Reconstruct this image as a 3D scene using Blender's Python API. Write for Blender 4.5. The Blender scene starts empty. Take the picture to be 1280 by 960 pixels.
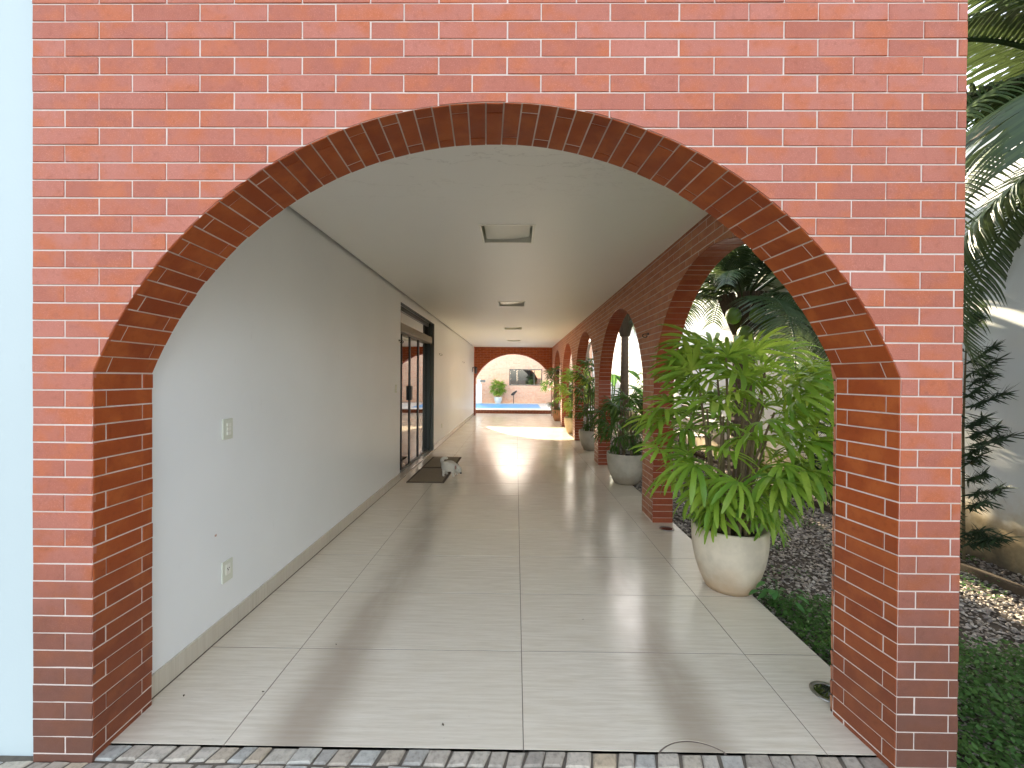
import bpy, math, random
from mathutils import Vector, Matrix, Euler
from math import sin, cos, pi, sqrt, radians, asin, atan2
S = bpy.context.scene
COL = S.collection
rnd = random.Random(7)

# ------------------------------------------------------------------ camera
CAM_H = 1.476
yaw, pitch, roll = 0.0097, 0.0068, 0.0072
fw = Vector((-sin(yaw)*cos(pitch), cos(yaw)*cos(pitch), -sin(pitch)))
r0 = Vector((cos(yaw), sin(yaw), 0)); u0 = r0.cross(fw)
rt = r0*cos(roll) + u0*sin(roll); up = -r0*sin(roll) + u0*cos(roll)
cd = bpy.data.cameras.new('camera'); cam = bpy.data.objects.new('camera', cd); COL.objects.link(cam)
M = Matrix((rt, up, -fw)).transposed().to_4x4(); M.translation = Vector((0, 0, CAM_H)); cam.matrix_world = M
cd.sensor_width = 36; cd.lens = 36*522/1280; cd.shift_y = -3.6/1280
cd.clip_start = 0.05; cd.clip_end = 600
S.camera = cam
S.render.resolution_x, S.render.resolution_y = 1024, 768
# ------------------------------------------------------------------ light
SUN = Vector((-0.17, 1.0, 0.365)).normalized()       # towards the sun
EL = asin(SUN.z); AZ = atan2(SUN.x, SUN.y)
w = bpy.data.worlds.new('World'); S.world = w; w.use_nodes = True
wn = w.node_tree.nodes; wl = w.node_tree.links
sky = wn.new('ShaderNodeTexSky'); sky.sky_type = 'NISHITA'; sky.sun_disc = False
sky.sun_elevation = EL; sky.sun_rotation = AZ; sky.air_density = 1.0; sky.dust_density = 2.5
bg = wn['Background']; bg.inputs['Strength'].default_value = 0.15
hsv = wn.new('ShaderNodeHueSaturation'); hsv.inputs['Saturation'].default_value = .57
wl.new(sky.outputs[0], hsv.inputs['Color'])
warm = wn.new('ShaderNodeMix'); warm.data_type = 'RGBA'; warm.blend_type = 'MULTIPLY'; warm.inputs[0].default_value = 1
wl.new(hsv.outputs[0], warm.inputs[6]); warm.inputs[7].default_value = (1.0, .965, .93, 1)      # thin high haze whitens the sky
wl.new(warm.outputs[2], bg.inputs[0])
sl = bpy.data.lights.new('sun', 'SUN'); so = bpy.data.objects.new('sun', sl); COL.objects.link(so)
sl.energy = 5.0; sl.angle = radians(0.5); sl.color = (1, .84, .60)
so.rotation_euler = SUN.to_track_quat('Z', 'Y').to_euler()
S.view_settings.view_transform = 'Standard'; S.view_settings.look = 'None'
S.view_settings.exposure = 2.75; S.view_settings.gamma = 1

CY = S.cycles
CY.diffuse_bounces = 8; CY.glossy_bounces = 3; CY.transmission_bounces = 3; CY.max_bounces = 9; CY.transparent_max_bounces = 4
CY.caustics_reflective = False; CY.caustics_refractive = False; CY.sample_clamp_indirect = 6.0

# ------------------------------------------------------------------ materials
class N:
    """tiny node helper"""
    def __init__(s, name):
        s.m = bpy.data.materials.new(name); s.m.use_nodes = True
        s.t = s.m.node_tree; s.n = s.t.nodes; s.b = s.n['Principled BSDF']; s.out = s.n['Material Output']
    def new(s, t, **k):
        x = s.n.new(t)
        for a, b in k.items(): setattr(x, a, b)
        return x
    def link(s, a, b): s.t.links.new(a, b)
    def put(s, inp, v):
        if hasattr(v, 'links') or isinstance(v, bpy.types.NodeSocket): s.link(v, inp)
        else: inp.default_value = v
    def pos(s): return s.new('ShaderNodeNewGeometry').outputs['Position']
    def objc(s): return s.new('ShaderNodeTexCoord').outputs['Object']
    def mapp(s, v, scale=(1, 1, 1), loc=(0, 0, 0)):
        x = s.new('ShaderNodeMapping'); s.link(v, x.inputs[0]); s.put(x.inputs['Scale'], scale); s.put(x.inputs['Location'], loc); return x.outputs[0]
    def noise(s, v, scale, detail=3, rough=.55):
        x = s.new('ShaderNodeTexNoise'); s.link(v, x.inputs['Vector']); x.inputs['Scale'].default_value = scale
        x.inputs['Detail'].default_value = detail; x.inputs['Roughness'].default_value = rough; return x.outputs[0]
    def math(s, op, a, b=0.0, c=None, clamp=False):
        x = s.new('ShaderNodeMath', operation=op); x.use_clamp = clamp; s.put(x.inputs[0], a); s.put(x.inputs[1], b)
        if c is not None: s.put(x.inputs[2], c)
        return x.outputs[0]
    def ramp(s, v, lo, hi, a=0.0, b=1.0):
        x = s.new('ShaderNodeMapRange'); x.interpolation_type = 'SMOOTHSTEP'; s.put(x.inputs[0], v)
        for i, q in zip((1, 2, 3, 4), (lo, hi, a, b)): s.put(x.inputs[i], q)
        return x.outputs[0]
    def mix(s, f, a, b):
        x = s.new('ShaderNodeMix', data_type='RGBA'); s.put(x.inputs[0], f)
        for i, q in ((6, a), (7, b)):
            if isinstance(q, tuple): q = (*q[:3], 1)
            s.put(x.inputs[i], q)
        return x.outputs[2]
    def rand(s):
        o = s.new('ShaderNodeObjectInfo').outputs['Random']; g = s.new('ShaderNodeNewGeometry').outputs['Random Per Island']
        return s.math('FRACT', s.math('ADD', o, g))
    def bump(s, h, strength=.3, dist=.002):
        x = s.new('ShaderNodeBump'); x.inputs['Strength'].default_value = strength; x.inputs['Distance'].default_value = dist
        s.link(h, x.inputs['Height']); s.link(x.outputs[0], s.b.inputs['Normal'])
    def done(s, col, rough=.6, spec=.5, metal=0):
        if isinstance(col, tuple): col = (*col[:3], 1)
        s.put(s.b.inputs['Base Color'], col); s.put(s.b.inputs['Roughness'], rough)
        s.b.inputs['Specular IOR Level'].default_value = spec; s.b.inputs['Metallic'].default_value = metal
        return s.m

def simple(name, col, rough=.6, var=.15, scale=30, spec=.5, metal=0, bump=.15):
    n = N(name); p = n.pos(); k = n.noise(p, scale, 4)
    d = tuple(c*(1-var) for c in col); l = tuple(min(1, c*(1+var)) for c in col)
    if bump: n.bump(k, bump, .001)
    return n.done(n.mix(k, d, l), rough, spec, metal)

def brick_mat(name, a, b, c, rough, spec, dirt_shade=0.0, fleck=.35):
    n = N(name); p = n.pos(); r = n.rand()
    off = n.new('ShaderNodeVectorMath', operation='SCALE'); n.link(p, off.inputs[0]); off.inputs['Scale'].default_value = 1
    # shift the noise of each brick so that its patches stop at its joints
    add = n.new('ShaderNodeVectorMath', operation='ADD'); n.link(off.outputs[0], add.inputs[0])
    cx = n.new('ShaderNodeCombineXYZ'); n.link(n.math('MULTIPLY', r, 37.0), cx.inputs[0]); n.link(n.math('MULTIPLY', r, 91.0), cx.inputs[2])
    n.link(cx.outputs[0], add.inputs[1]); q = add.outputs[0]
    col = n.mix(r, a, b)
    col = n.mix(n.ramp(n.noise(q, 7, 3), .42, .68), col, c)
    fine = n.noise(p, 260, 2, .7)
    col = n.mix(n.math('MULTIPLY', n.ramp(fine, .5, .75), fleck), col, tuple(min(1, x*1.5+.05) for x in a))
    col = n.mix(n.math('MULTIPLY', n.ramp(n.noise(q, 45, 4), .5, .8), .35), col, tuple(x*.6 for x in b))
    if dirt_shade:
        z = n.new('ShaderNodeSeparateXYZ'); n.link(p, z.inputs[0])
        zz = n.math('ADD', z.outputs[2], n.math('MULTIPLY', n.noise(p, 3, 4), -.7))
        col = n.mix(n.ramp(zz, -.35, .85, dirt_shade, 0), col, (.10, .055, .04))  # base dirt, carried higher to paint shade onto the lower brickwork
    n.bump(fine, .35, .0012)
    return n.done(col, n.ramp(n.noise(p, 12, 3), .3, .7, rough-.1, rough+.1), spec)

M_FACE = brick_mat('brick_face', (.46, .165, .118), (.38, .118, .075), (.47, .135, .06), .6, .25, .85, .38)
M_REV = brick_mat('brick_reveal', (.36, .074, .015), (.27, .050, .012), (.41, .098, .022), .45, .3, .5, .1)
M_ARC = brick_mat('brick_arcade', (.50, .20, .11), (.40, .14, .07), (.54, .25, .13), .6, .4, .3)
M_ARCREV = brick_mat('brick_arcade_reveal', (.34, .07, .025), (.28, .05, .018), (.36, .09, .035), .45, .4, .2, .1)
M_POOLBR = brick_mat('brick_pool_wall', (.80, .50, .35), (.74, .40, .26), (.82, .56, .40), .7, .3)
M_MORT = simple('mortar_white', (.66, .56, .50), .9, .12, 60)
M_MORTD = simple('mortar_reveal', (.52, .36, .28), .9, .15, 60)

def plaster(name, col, stain=None, bump=.25, rough=.6):
    n = N(name); p = n.pos()
    k = n.noise(p, 1.3, 4); f = n.noise(p, 90, 4, .6)
    c = n.mix(k, tuple(x*.93 for x in col), tuple(min(1, x*1.04) for x in col))
    # faint scuffs and hand marks
    sc = n.ramp(n.noise(n.mapp(p, (6, 6, 2)), 2.2, 6, .7), .62, .75)
    c = n.mix(n.math('MULTIPLY', sc, .22), c, tuple(x*.7 for x in col))
    if stain:
        z = n.new('ShaderNodeSeparateXYZ'); n.link(p, z.inputs[0])
        zz = n.math('ADD', z.outputs[2], n.math('MULTIPLY', n.noise(p, 2.2, 6, .65), -1.1))
        c = n.mix(n.ramp(zz, -.45, .15, .9, 0), c, stain)
        c = n.mix(n.ramp(zz, -.75, -.2, .95, 0), c, (.07, .06, .04))
        st = n.ramp(n.noise(n.mapp(p, (3, 3, .5)), 2, 5, .6), .5, .8)
        c = n.mix(n.math('MULTIPLY', st, .25), c, (.33, .35, .33))
    n.bump(f, bump, .002)
    return n.done(c, rough, .4)
M_WALL = plaster('plaster_corridor', (.83, .85, .85), bump=.12, rough=.38)
M_OUT = plaster('plaster_outer', (.52, .60, .61), bump=.15)
M_GARD = plaster('plaster_garden', (.74, .77, .76), stain=(.50, .36, .16), bump=.6, rough=.85)
M_DARK = simple('shadow_gap_board', (.10, .09, .075), .9)

def ceiling_mat():
    n = N('ceiling_paint'); p = n.pos()
    c = n.mix(n.noise(p, 1.1, 3), (.86, .85, .81), (.90, .89, .85))
    # cracked, lifting paint near the front: thin wandering lines
    z = n.new('ShaderNodeSeparateXYZ'); n.link(p, z.inputs[0])
    near = n.ramp(z.outputs[1], 2.0, 3.2, 1, 0)
    w1 = n.noise(n.mapp(p, (1, 2.2, 1)), 1.9, 5, .6)
    line = n.math('SUBTRACT', 1, n.ramp(n.math('ABSOLUTE', n.math('SUBTRACT', w1, .5)), 0, .012), clamp=True)
    c = n.mix(n.math('MULTIPLY', n.math('MULTIPLY', line, near), .30), c, (.38, .37, .34))
    n.bump(n.math('ADD', n.math('MULTIPLY', n.math('MULTIPLY', line, near), .8), n.noise(p, 30, 3)), .25, .003)
    return n.done(c, .45, .4)
M_CEIL = ceiling_mat()

def tile_mat(name, stains=True, a=(.74, .68, .57), b=(.62, .55, .435)):
    n = N(name); p = n.pos(); r = n.rand()
    off = n.new('ShaderNodeCombineXYZ'); n.link(n.math('MULTIPLY', r, 40), off.inputs[0]); n.link(n.math('MULTIPLY', r, 23), off.inputs[1])
    add = n.new('ShaderNodeVectorMath', operation='ADD'); n.link(p, add.inputs[0]); n.link(off.outputs[0], add.inputs[1])
    q = add.outputs[0]
    st = n.noise(n.mapp(q, (1.6, 26, 1)), 2.2, 6, .62)
    st2 = n.noise(n.mapp(q, (5, 110, 1)), 2.0, 4, .6)
    c = n.mix(n.ramp(st, .3, .7), a, b)
    c = n.mix(n.math('MULTIPLY', n.ramp(st2, .5, .75), .4), c, tuple(x*.70 for x in b))
    c = n.mix(n.math('MULTIPLY', r, .22), c, (.62, .55, .43))
    c = n.mix(n.math('MULTIPLY', n.ramp(n.noise(p, .9, 3), .4, .7), .3), c, (.70, .62, .48))
    rough = n.ramp(n.noise(p, 3.5, 4), .3, .75, .17, .235)
    if stains:                                       # two grey-brown wheel tracks worn along the drive
        s = n.new('ShaderNodeSeparateXYZ'); n.link(p, s.inputs[0])
        wob = n.math('MULTIPLY_ADD', n.noise(p, 1.4, 3), .22, -.11)
        tot = None
        for x0 in (-.87, .78):
            d = n.math('ABSOLUTE', n.math('ADD', n.math('SUBTRACT', s.outputs[0], x0), wob))
            m = n.ramp(d, .02, .24, 1, 0); tot = m if tot is None else n.math('MAXIMUM', tot, m)
        tot = n.math('MULTIPLY', tot, n.ramp(n.noise(n.mapp(p, (1, .35, 1)), 2.6, 5), .25, .62, .3, 1))
        tot = n.math('MULTIPLY', tot, n.ramp(s.outputs[1], 1.6, 7.5, .62, .2))
        c = n.mix(tot, c, (.27, .205, .145))
        sp = n.math('MULTIPLY', n.ramp(n.noise(p, 55, 3, .8), .68, .74), .35)
        c = n.mix(sp, c, (.2, .16, .12))
        rough = n.math('ADD', rough, n.math('MULTIPLY', tot, .015))
    n.bump(st2, .05, .001)
    return n.done(c, rough, .5)
M_TILE = tile_mat('floor_tile'); M_SKIRT = tile_mat('skirting_tile', False, (.55, .52, .45), (.47, .43, .36))
M_GROUT = simple('grout', (.13, .10, .08), .9)

def rand_mat(name, cols, rough=.8, fleck=.2, bump=.5, nscale=40):
    n = N(name); p = n.pos(); r = n.rand()
    x = n.new('ShaderNodeValToRGB'); x.color_ramp.interpolation = 'LINEAR'; e = x.color_ramp.elements
    e[0].color = (*cols[0], 1); e[0].position = 0; e[1].color = (*cols[-1], 1); e[1].position = 1
    for i, c in enumerate(cols[1:-1]):
        q = e.new((i+1)/(len(cols)-1)); q.color = (*c, 1)
    n.link(r, x.inputs[0]); k = n.noise(p, nscale, 5, .7)
    c = n.mix(n.math('MULTIPLY', n.ramp(k, .4, .75), fleck), x.outputs[0], (.08, .07, .06))
    n.bump(k, bump, .003)
    return n.done(c, rough, .35)
M_SETT = rand_mat('granite_sett', [(.46, .38, .28), (.42, .39, .34), (.56, .44, .29), (.45, .45, .41), (.34, .30, .25), (.55, .49, .40), (.44, .43, .39)], .75, .5)
M_GRAV = rand_mat('gravel_stone', [(.20, .16, .12), (.40, .35, .28), (.12, .10, .085), (.52, .47, .40), (.27, .22, .18), (.16, .14, .13), (.33, .29, .24)], .8, .2)
M_SOIL = simple('dark_soil', (.055, .042, .03), .95, .5, 14, bump=.6)
M_SAND = simple('joint_sand', (.13, .11, .085), .95, .4, 30, bump=.5)

def leaf_mat(name, a, b, yel, rough=.42, trans=.45):
    n = N(name); r = n.rand(); p = n.pos()
    c = n.mix(r, a, b); c = n.mix(n.ramp(n.noise(p, 4, 3), .5, .75, 0, .6), c, yel)
    c = n.mix(n.math('MULTIPLY', n.ramp(n.noise(p, 70, 2), .5, .7), .15), c, tuple(x*.5 for x in a))
    n.done(c, rough, .45)
    t = n.new('ShaderNodeBsdfTranslucent'); n.link(n.mix(.5, c, yel), t.inputs[0])
    m = n.new('ShaderNodeMixShader'); m.inputs[0].default_value = trans
    n.link(n.b.outputs[0], m.inputs[1]); n.link(t.outputs[0], m.inputs[2]); n.link(m.outputs[0], n.out.inputs[0])
    return n.m
M_LEAF = leaf_mat('lady_palm_leaf', (.11, .27, .03), (.32, .50, .06), (.50, .58, .09))
M_LEAFD = leaf_mat('dark_palm_leaf', (.05, .12, .025), (.08, .17, .03), (.15, .22, .04))
M_FROND = leaf_mat('coconut_frond_leaf', (.035, .065, .028), (.06, .10, .035), (.11, .14, .045), .35, .2)
M_YEW = leaf_mat('needle_shrub_leaf', (.018, .04, .018), (.03, .06, .022), (.05, .08, .03), .6, .2)
M_COVER = leaf_mat('ground_cover_leaf', (.04, .11, .02), (.07, .17, .03), (.14, .24, .05), .55, .35)
M_BROAD = leaf_mat('broad_leaf', (.06, .17, .05), (.09, .24, .06), (.18, .32, .08), .35, .3)
M_TREE = leaf_mat('tree_leaf', (.06, .11, .03), (.10, .17, .04), (.2, .26, .08), .55, .4)
M_CANE = simple('palm_cane', (.16, .12, .06), .8, .5, 60)
M_TRUNK = simple('palm_trunk_bark', (.15, .11, .08), .9, .5, 25, bump=.8)
M_FIBRE = simple('palm_fibre', (.07, .05, .03), .95, .5, 60, bump=.6)
M_COCO = simple('green_coconut', (.16, .28, .05), .45, .3, 12)
def pot_mat(name, col, d):
    n = N(name); p = n.pos()
    c = n.mix(n.ramp(n.noise(p, 5, 5, .6), .35, .7), tuple(x*1.06 for x in col), tuple(x*.82 for x in col))
    z = n.new('ShaderNodeSeparateXYZ'); n.link(p, z.inputs[0])
    zz = n.math('ADD', z.outputs[2], n.math('MULTIPLY', n.noise(p, 7, 5), -.25))
    c = n.mix(n.ramp(zz, -.12, .12, .75, 0), c, d)
    n.bump(n.noise(p, 80, 4), .3, .002)
    return n.done(c, .62, .35)
M_POT = pot_mat('pot_cream_cement', (.62, .54, .42), (.42, .28, .16)); M_POTG = pot_mat('pot_grey_cement', (.46, .43, .36), (.25, .20, .14))
M_POTT = pot_mat('pot_terracotta', (.55, .26, .12), (.3, .14, .07)); M_POTY = pot_mat('pot_sand', (.62, .51, .34), (.35, .22, .1))
M_WHITE = simple('white_plastic', (.80, .80, .72), .35, .04, 10, bump=0)
M_PLATE = simple('ivory_plate', (.66, .68, .58), .35, .04, 10, bump=0)
M_BLACK = simple('black_metal', (.02, .02, .022), .4, .3, 30)
M_BRONZE = simple('dark_bronze_frame', (.035, .045, .042), .38, .2, 30)
M_FRAMEG = simple('grey_aluminium', (.14, .15, .14), .4, .15, 30)
M_TRACK = simple('beige_track_cover', (.26, .21, .15), .5, .1, 30)
M_STEEL = simple('brushed_steel', (.35, .34, .31), .3, .2, 60, metal=.9)
M_MAT = simple('coir_brown', (.27, .215, .15), .95, .6, 160, bump=.9); M_MATE = simple('mat_edge', (.11, .08, .055), .9)
M_FUR = simple('white_fur', (.62, .58, .50), .9, .15, 90, bump=.6); M_PINK = simple('ear_pink', (.40, .24, .19), .8)
M_WOOD = simple('dark_bench_wood', (.06, .035, .022), .6, .4, 30); M_RUST = simple('rusty_iron', (.14, .07, .035), .8, .5, 60)
M_COPING = simple('white_coping', (.72, .70, .64), .6, .08, 12)
def glass_mat():
    n = N('dark_door_glass'); n.b.inputs['IOR'].default_value = 1.9
    n.b.inputs['Coat Weight'].default_value = .6
    return n.done((.014, .015, .015), .015, 1.0)
M_GLASS = glass_mat()
def water():
    n = N('pool_water_surface'); p = n.pos(); k = n.noise(p, 6, 3)
    n.bump(k, .3, .01)
    return n.done(n.mix(k, (.05, .33, .80), (.12, .48, .90)), .3, .15)
M_WATER = water()

# ------------------------------------------------------------------ object helpers
def link(o, parent=None):
    COL.objects.link(o)
    if parent: o.parent = parent
    return o
def tag(o, label=None, cat=None, group=None, kind=None):
    for k, v in (('label', label), ('category', cat), ('group', group), ('kind', kind)):
        if v: o[k] = v
    return o
def empty(name, loc=(0, 0, 0), rz=0):
    o = bpy.data.objects.new(name, None); o.location = loc; o.rotation_euler.z = rz; o.empty_display_size = .1; return link(o)
def mobj(name, vf, mat, parent=None, smooth=False, loc=None):
    me = bpy.data.meshes.new(name); me.from_pydata([tuple(v) for v in vf[0]], [], vf[1]); me.update()
    if smooth: me.polygons.foreach_set('use_smooth', [True]*len(me.polygons))
    me.materials.append(mat); o = bpy.data.objects.new(name, me)
    if loc: o.location = loc
    return link(o, parent)
class G:
    """geometry collector"""
    def __init__(s): s.v = []; s.f = []
    def add(s, v, f):
        n = len(s.v); s.v += [tuple(q) for q in v]; s.f += [tuple(i+n for i in q) for q in f]; return s
    def box(s, a, b, bev=0.0):
        x0, y0, z0 = a; x1, y1, z1 = b
        if not bev:
            return s.add([(x0, y0, z0), (x1, y0, z0), (x1, y1, z0), (x0, y1, z0), (x0, y0, z1), (x1, y0, z1), (x1, y1, z1), (x0, y1, z1)],
                         [(0, 3, 2, 1), (4, 5, 6, 7), (0, 1, 5, 4), (1, 2, 6, 5), (2, 3, 7, 6), (3, 0, 4, 7)])
        e = bev; V = []
        for z, d in ((z0, e), (z0+e, 0), (z1-e, 0), (z1, e)):
            V += [(x0+d, y0+d, z), (x1-d, y0+d, z), (x1-d, y1-d, z), (x0+d, y1-d, z)]
        F = [(3, 2, 1, 0), (12, 13, 14, 15)]
        for k in range(3):
            for i in range(4): j = (i+1) % 4; F.append((k*4+i, k*4+j, k*4+4+j, k*4+4+i))
        return s.add(V, F)
    def lathe(s, prof, c=(0, 0, 0), n=32, cap=False):
        V = []; F = []
        for r, z in prof:
            for i in range(n): a = 2*pi*i/n; V.append((c[0]+r*cos(a), c[1]+r*sin(a), c[2]+z))
        for k in range(len(prof)-1):
            for i in range(n): j = (i+1) % n; F.append((k*n+i, k*n+j, k*n+n+j, k*n+n+i))
        if cap: F.append(tuple(reversed(range(n)))); F.append(tuple(range((len(prof)-1)*n, len(prof)*n)))
        return s.add(V, F)
    def tube(s, pts, rad, n=8, cap=True):
        pts = [Vector(p) for p in pts]; rad = rad if isinstance(rad, (list, tuple)) else [rad]*len(pts); V = []; F = []
        x = None
        for k, p in enumerate(pts):
            d = (pts[min(k+1, len(pts)-1)]-pts[max(k-1, 0)]).normalized()
            if x is None: x = d.orthogonal().normalized()
            else: x = (x-d*x.dot(d)).normalized()
            y = d.cross(x)
            for i in range(n): a = 2*pi*i/n; V.append(p+(x*cos(a)+y*sin(a))*rad[k])
        for k in range(len(pts)-1):
            for i in range(n): j = (i+1) % n; F.append((k*n+i, k*n+j, k*n+n+j, k*n+n+i))
        if cap: F.append(tuple(reversed(range(n)))); F.append(tuple(range((len(pts)-1)*n, len(pts)*n)))
        return s.add(V, F)
    def ball(s, c, r, n=12, m=8, sc=(1, 1, 1)):
        pr = [(sin(pi*k/m), -cos(pi*k/m)) for k in range(m+1)]; V = []; F = []
        for a, z in pr:
            for i in range(n): t = 2*pi*i/n; V.append((c[0]+r*sc[0]*a*cos(t), c[1]+r*sc[1]*a*sin(t), c[2]+r*sc[2]*z))
        for k in range(m):
            for i in range(n): j = (i+1) % n; F.append((k*n+i, k*n+j, k*n+n+j, k*n+n+i))
        return s.add(V, F)
    def slab(s, poly, nrm, depth=.012, cham=.0016):
        """a brick or tile: 3D polygon (its face), pushed back along -nrm, with a chamfered arris"""
        nrm = Vector(nrm); P = [Vector(p) for p in poly]; c = sum(P, Vector())/len(P); n = len(P); V = []
        for p in P: V.append(p-nrm*depth)
        for p in P: V.append(p-nrm*cham)
        for p in P:
            d = c-p; V.append(p+d.normalized()*min(cham*1.5, d.length*.4))
        F = [tuple(range(2*n, 3*n))]
        for k in range(2):
            for i in range(n): j = (i+1) % n; F.append((k*n+i, k*n+j, k*n+n+j, k*n+n+i))
        nn = (P[1]-P[0]).cross(P[-1]-P[0])
        if sum(((P[i]-c).cross(P[(i+1) % n]-c) for i in range(n)), Vector()).dot(nrm) < 0:
            F = [tuple(reversed(f)) for f in F]
        return s.add(V, F)
    def out(s): return (s.v, s.f)
def box(name, a, b, mat, parent=None, bev=0.0): return mobj(name, G().box(a, b, bev).out(), mat, parent)
def dup(o, parent=None, loc=None, rot=None):
    c = o.copy(); COL.objects.link(c)
    c.parent = parent
    if loc is not None: c.location = loc
    if rot is not None: c.rotation_euler = rot
    for ch in list(o.children): dup(ch, c)
    return c

# ------------------------------------------------------------------ measures
YF, YB = 1.577, 1.852                 # front wall faces
H_CEIL = 2.693; Y_END = 16.4; ROW = .0666; BL = .2583
XL = -1.662                           # corridor wall
XI, XO = 1.412, 1.622                 # arcade wall faces

class Arch:
    def __init__(s, x0, x1, zs, zc):
        s.x0, s.x1, s.zs, s.zc = x0, x1, zs, zc; s.cx = (x0+x1)/2; s.a = (x1-x0)/2; h = zc-zs
        s.R = (s.a**2+h*h)/(2*h); s.cz = zc-s.R; s.th = asin(min(1, s.a/s.R))
        if h > s.a: s.th = pi-s.th
    def top(s, x):
        if x <= s.x0 or x >= s.x1: return -9
        return max(s.zs, s.cz+sqrt(max(0, s.R**2-(x-s.cx)**2)))
    def xat(s, z):
        if z < s.zs or z > s.zc: return []
        d = sqrt(max(0, s.R**2-(z-s.cz)**2)); return [s.cx-d, s.cx+d]
    def profile(s, n, zb, grow=0.0):
        """polyline from the left foot over the crown to the right foot"""
        P = [(s.x0-grow, zb), (s.x0-grow, s.zs)]
        for i in range(1, n): t = -s.th+2*s.th*i/n; P.append((s.cx+(s.R+grow)*sin(t), s.cz+(s.R+grow)*cos(t)))
        return P+[(s.x1+grow, s.zs), (s.x1+grow, zb)]

def arch_core(name, arches_f, arches_b, u0_, u1_, zb, zt, wf, wb, place, mat, parent, n=40, grow=.005):
    """solid wall between depth wf and wb with arched openings; place(u, w, z) -> world"""
    g = G()
    for ars, wd in ((arches_f, wf), (arches_b, wb)):
        cur = u0_
        for A in ars:
            P = A.profile(n, zb, grow)
            if P[0][0] > cur: g.add([place(cur, wd, zb), place(P[0][0], wd, zb), place(P[0][0], wd, zt), place(cur, wd, zt)], [(0, 1, 2, 3)])
            for (xa, za), (xb, zb2) in zip(P[1:-2], P[2:-1]):
                g.add([place(xa, wd, za), place(xb, wd, zb2), place(xb, wd, zt), place(xa, wd, zt)], [(0, 1, 2, 3)])
            cur = P[-1][0]
        if cur < u1_: g.add([place(cur, wd, zb), place(u1_, wd, zb), place(u1_, wd, zt), place(cur, wd, zt)], [(0, 1, 2, 3)])
    for A, B in zip(arches_f, arches_b):
        P = A.profile(n, zb, grow); Q = B.profile(n, zb, grow)
        for i in range(len(P)-1):
            g.add([place(P[i][0], wf, P[i][1]), place(P[i+1][0], wf, P[i+1][1]), place(Q[i+1][0], wb, Q[i+1][1]), place(Q[i][0], wb, Q[i][1])], [(0, 1, 2, 3)])
    for u in (u0_, u1_): g.add([place(u, wf, zb), place(u, wf, zt), place(u, wb, zt), place(u, wb, zb)], [(0, 1, 2, 3)])
    g.add([place(u0_, wf, zt), place(u1_, wf, zt), place(u1_, wb, zt), place(u0_, wb, zt)], [(0, 1, 2, 3)])
    return mobj(name, g.out(), mat, parent)

def face_bricks(arches, u0_, u1_, z_top, z_bot, joint=.005, phase=0.0, stretch=BL, half_left=None, jit=.0008, margin=.004):
    """list of 2D polygons (u,z), running bond, cut by the openings"""
    out = []; k = 0; z1 = z_top
    while z1 > z_bot+.006:
        zz0 = max(z1-ROW, z_bot); za, zc = zz0+joint/2, z1-joint/2
        if zc-za < .008: break
        st = u0_-(0 if (k % 2) else stretch-.127)+phase
        while st > u0_: st -= stretch
        x = st
        while x < u1_:
            xa, xb = max(x, u0_)+joint/2+rnd.uniform(-jit, jit), min(x+stretch, u1_)-joint/2
            x += stretch
            if xb-xa < .006: continue
            xs = {xa, xb}
            for A in arches:
                for e in (A.x0-margin, A.x0+1e-4, A.x1-1e-4, A.x1+margin): xs.add(e)
                for z in (za, zc): xs.update(A.xat(z)); xs.update(A.xat(z-margin-.0004))
                if A.xat((za+zc)/2) or za < A.zc: xs.update(xa+(xb-xa)*i/7 for i in range(1, 7))
            xs = sorted(q for q in xs if xa-1e-6 <= q <= xb+1e-6)
            def low(q):
                l = za
                for A in arches:
                    if A.x0-margin+1e-5 < q < A.x1+margin-1e-5: l = max(l, A.top(min(max(q, A.x0+2e-4), A.x1-2e-4))+margin)
                return l
            run = []
            def flush(run):
                if len(run) < 2 or run[-1][0]-run[0][0] < .003: return
                if max(zc-l for _, l in run) < .002: return
                # straight bottoms need no extra points
                if all(abs(l-za) < 1e-6 for _, l in run): run = [run[0], run[-1]]
                bot = [(q, l) for q, l in run]; poly = bot[:]
                poly.append((run[-1][0], zc)) if zc-run[-1][1] > .001 else None
                poly.append((run[0][0], zc)) if zc-run[0][1] > .001 else None
                if len(poly) >= 3: out.append(poly)
            for q in xs:
                l = low(q)
                if l < zc: run.append((q, l))
                else:
                    if run: run.append((q, zc-.0005))
                    flush(run); run = []
            flush(run)
        z1 -= ROW; k += 1
    return out

def area(poly): return abs(sum(poly[i][0]*poly[(i+1) % len(poly)][1]-poly[(i+1) % len(poly)][0]*poly[i][1] for i in range(len(poly))))/2

def emit(name, slabs, mat, parent, limit=300, key=None):
    """slabs: list of (poly3d, normal); the `limit` largest as parts, the rest as one stuff part"""
    idx = sorted(range(len(slabs)), key=key if key else (lambda i: 0))
    for i in idx[:limit]: mobj(name, G().slab(*slabs[i]).out(), mat, parent)
    if idx[limit:]:
        g = G()
        for i in idx[limit:]: g.slab(*slabs[i])
        tag(mobj(name+'work', g.out(), mat, parent), kind='stuff')

# ------------------------------------------------------------------ ground
def sheet(name, x0, x1, y0, y1, z, mat): 
    return tag(mobj(name, ([(x0, y0, z), (x1, y0, z), (x1, y1, z), (x0, y1, z)], [(0, 1, 2, 3)]), mat), kind='structure')
sheet('ground', -250, 250, -250, 250, -.075, M_SOIL)
sheet('gravel_bed', 1.634, 4.0, 1.0, 17.4, -.05, M_SOIL)
pv = tag(box('pavement', (-7, -6, -.07), (1.68, 1.6515, -.012), M_SAND), kind='structure')
fl = tag(box('floor', (XL, 1.652, -.06), (1.634, 17.38, -.0016), M_GROUT), kind='structure')

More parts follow.
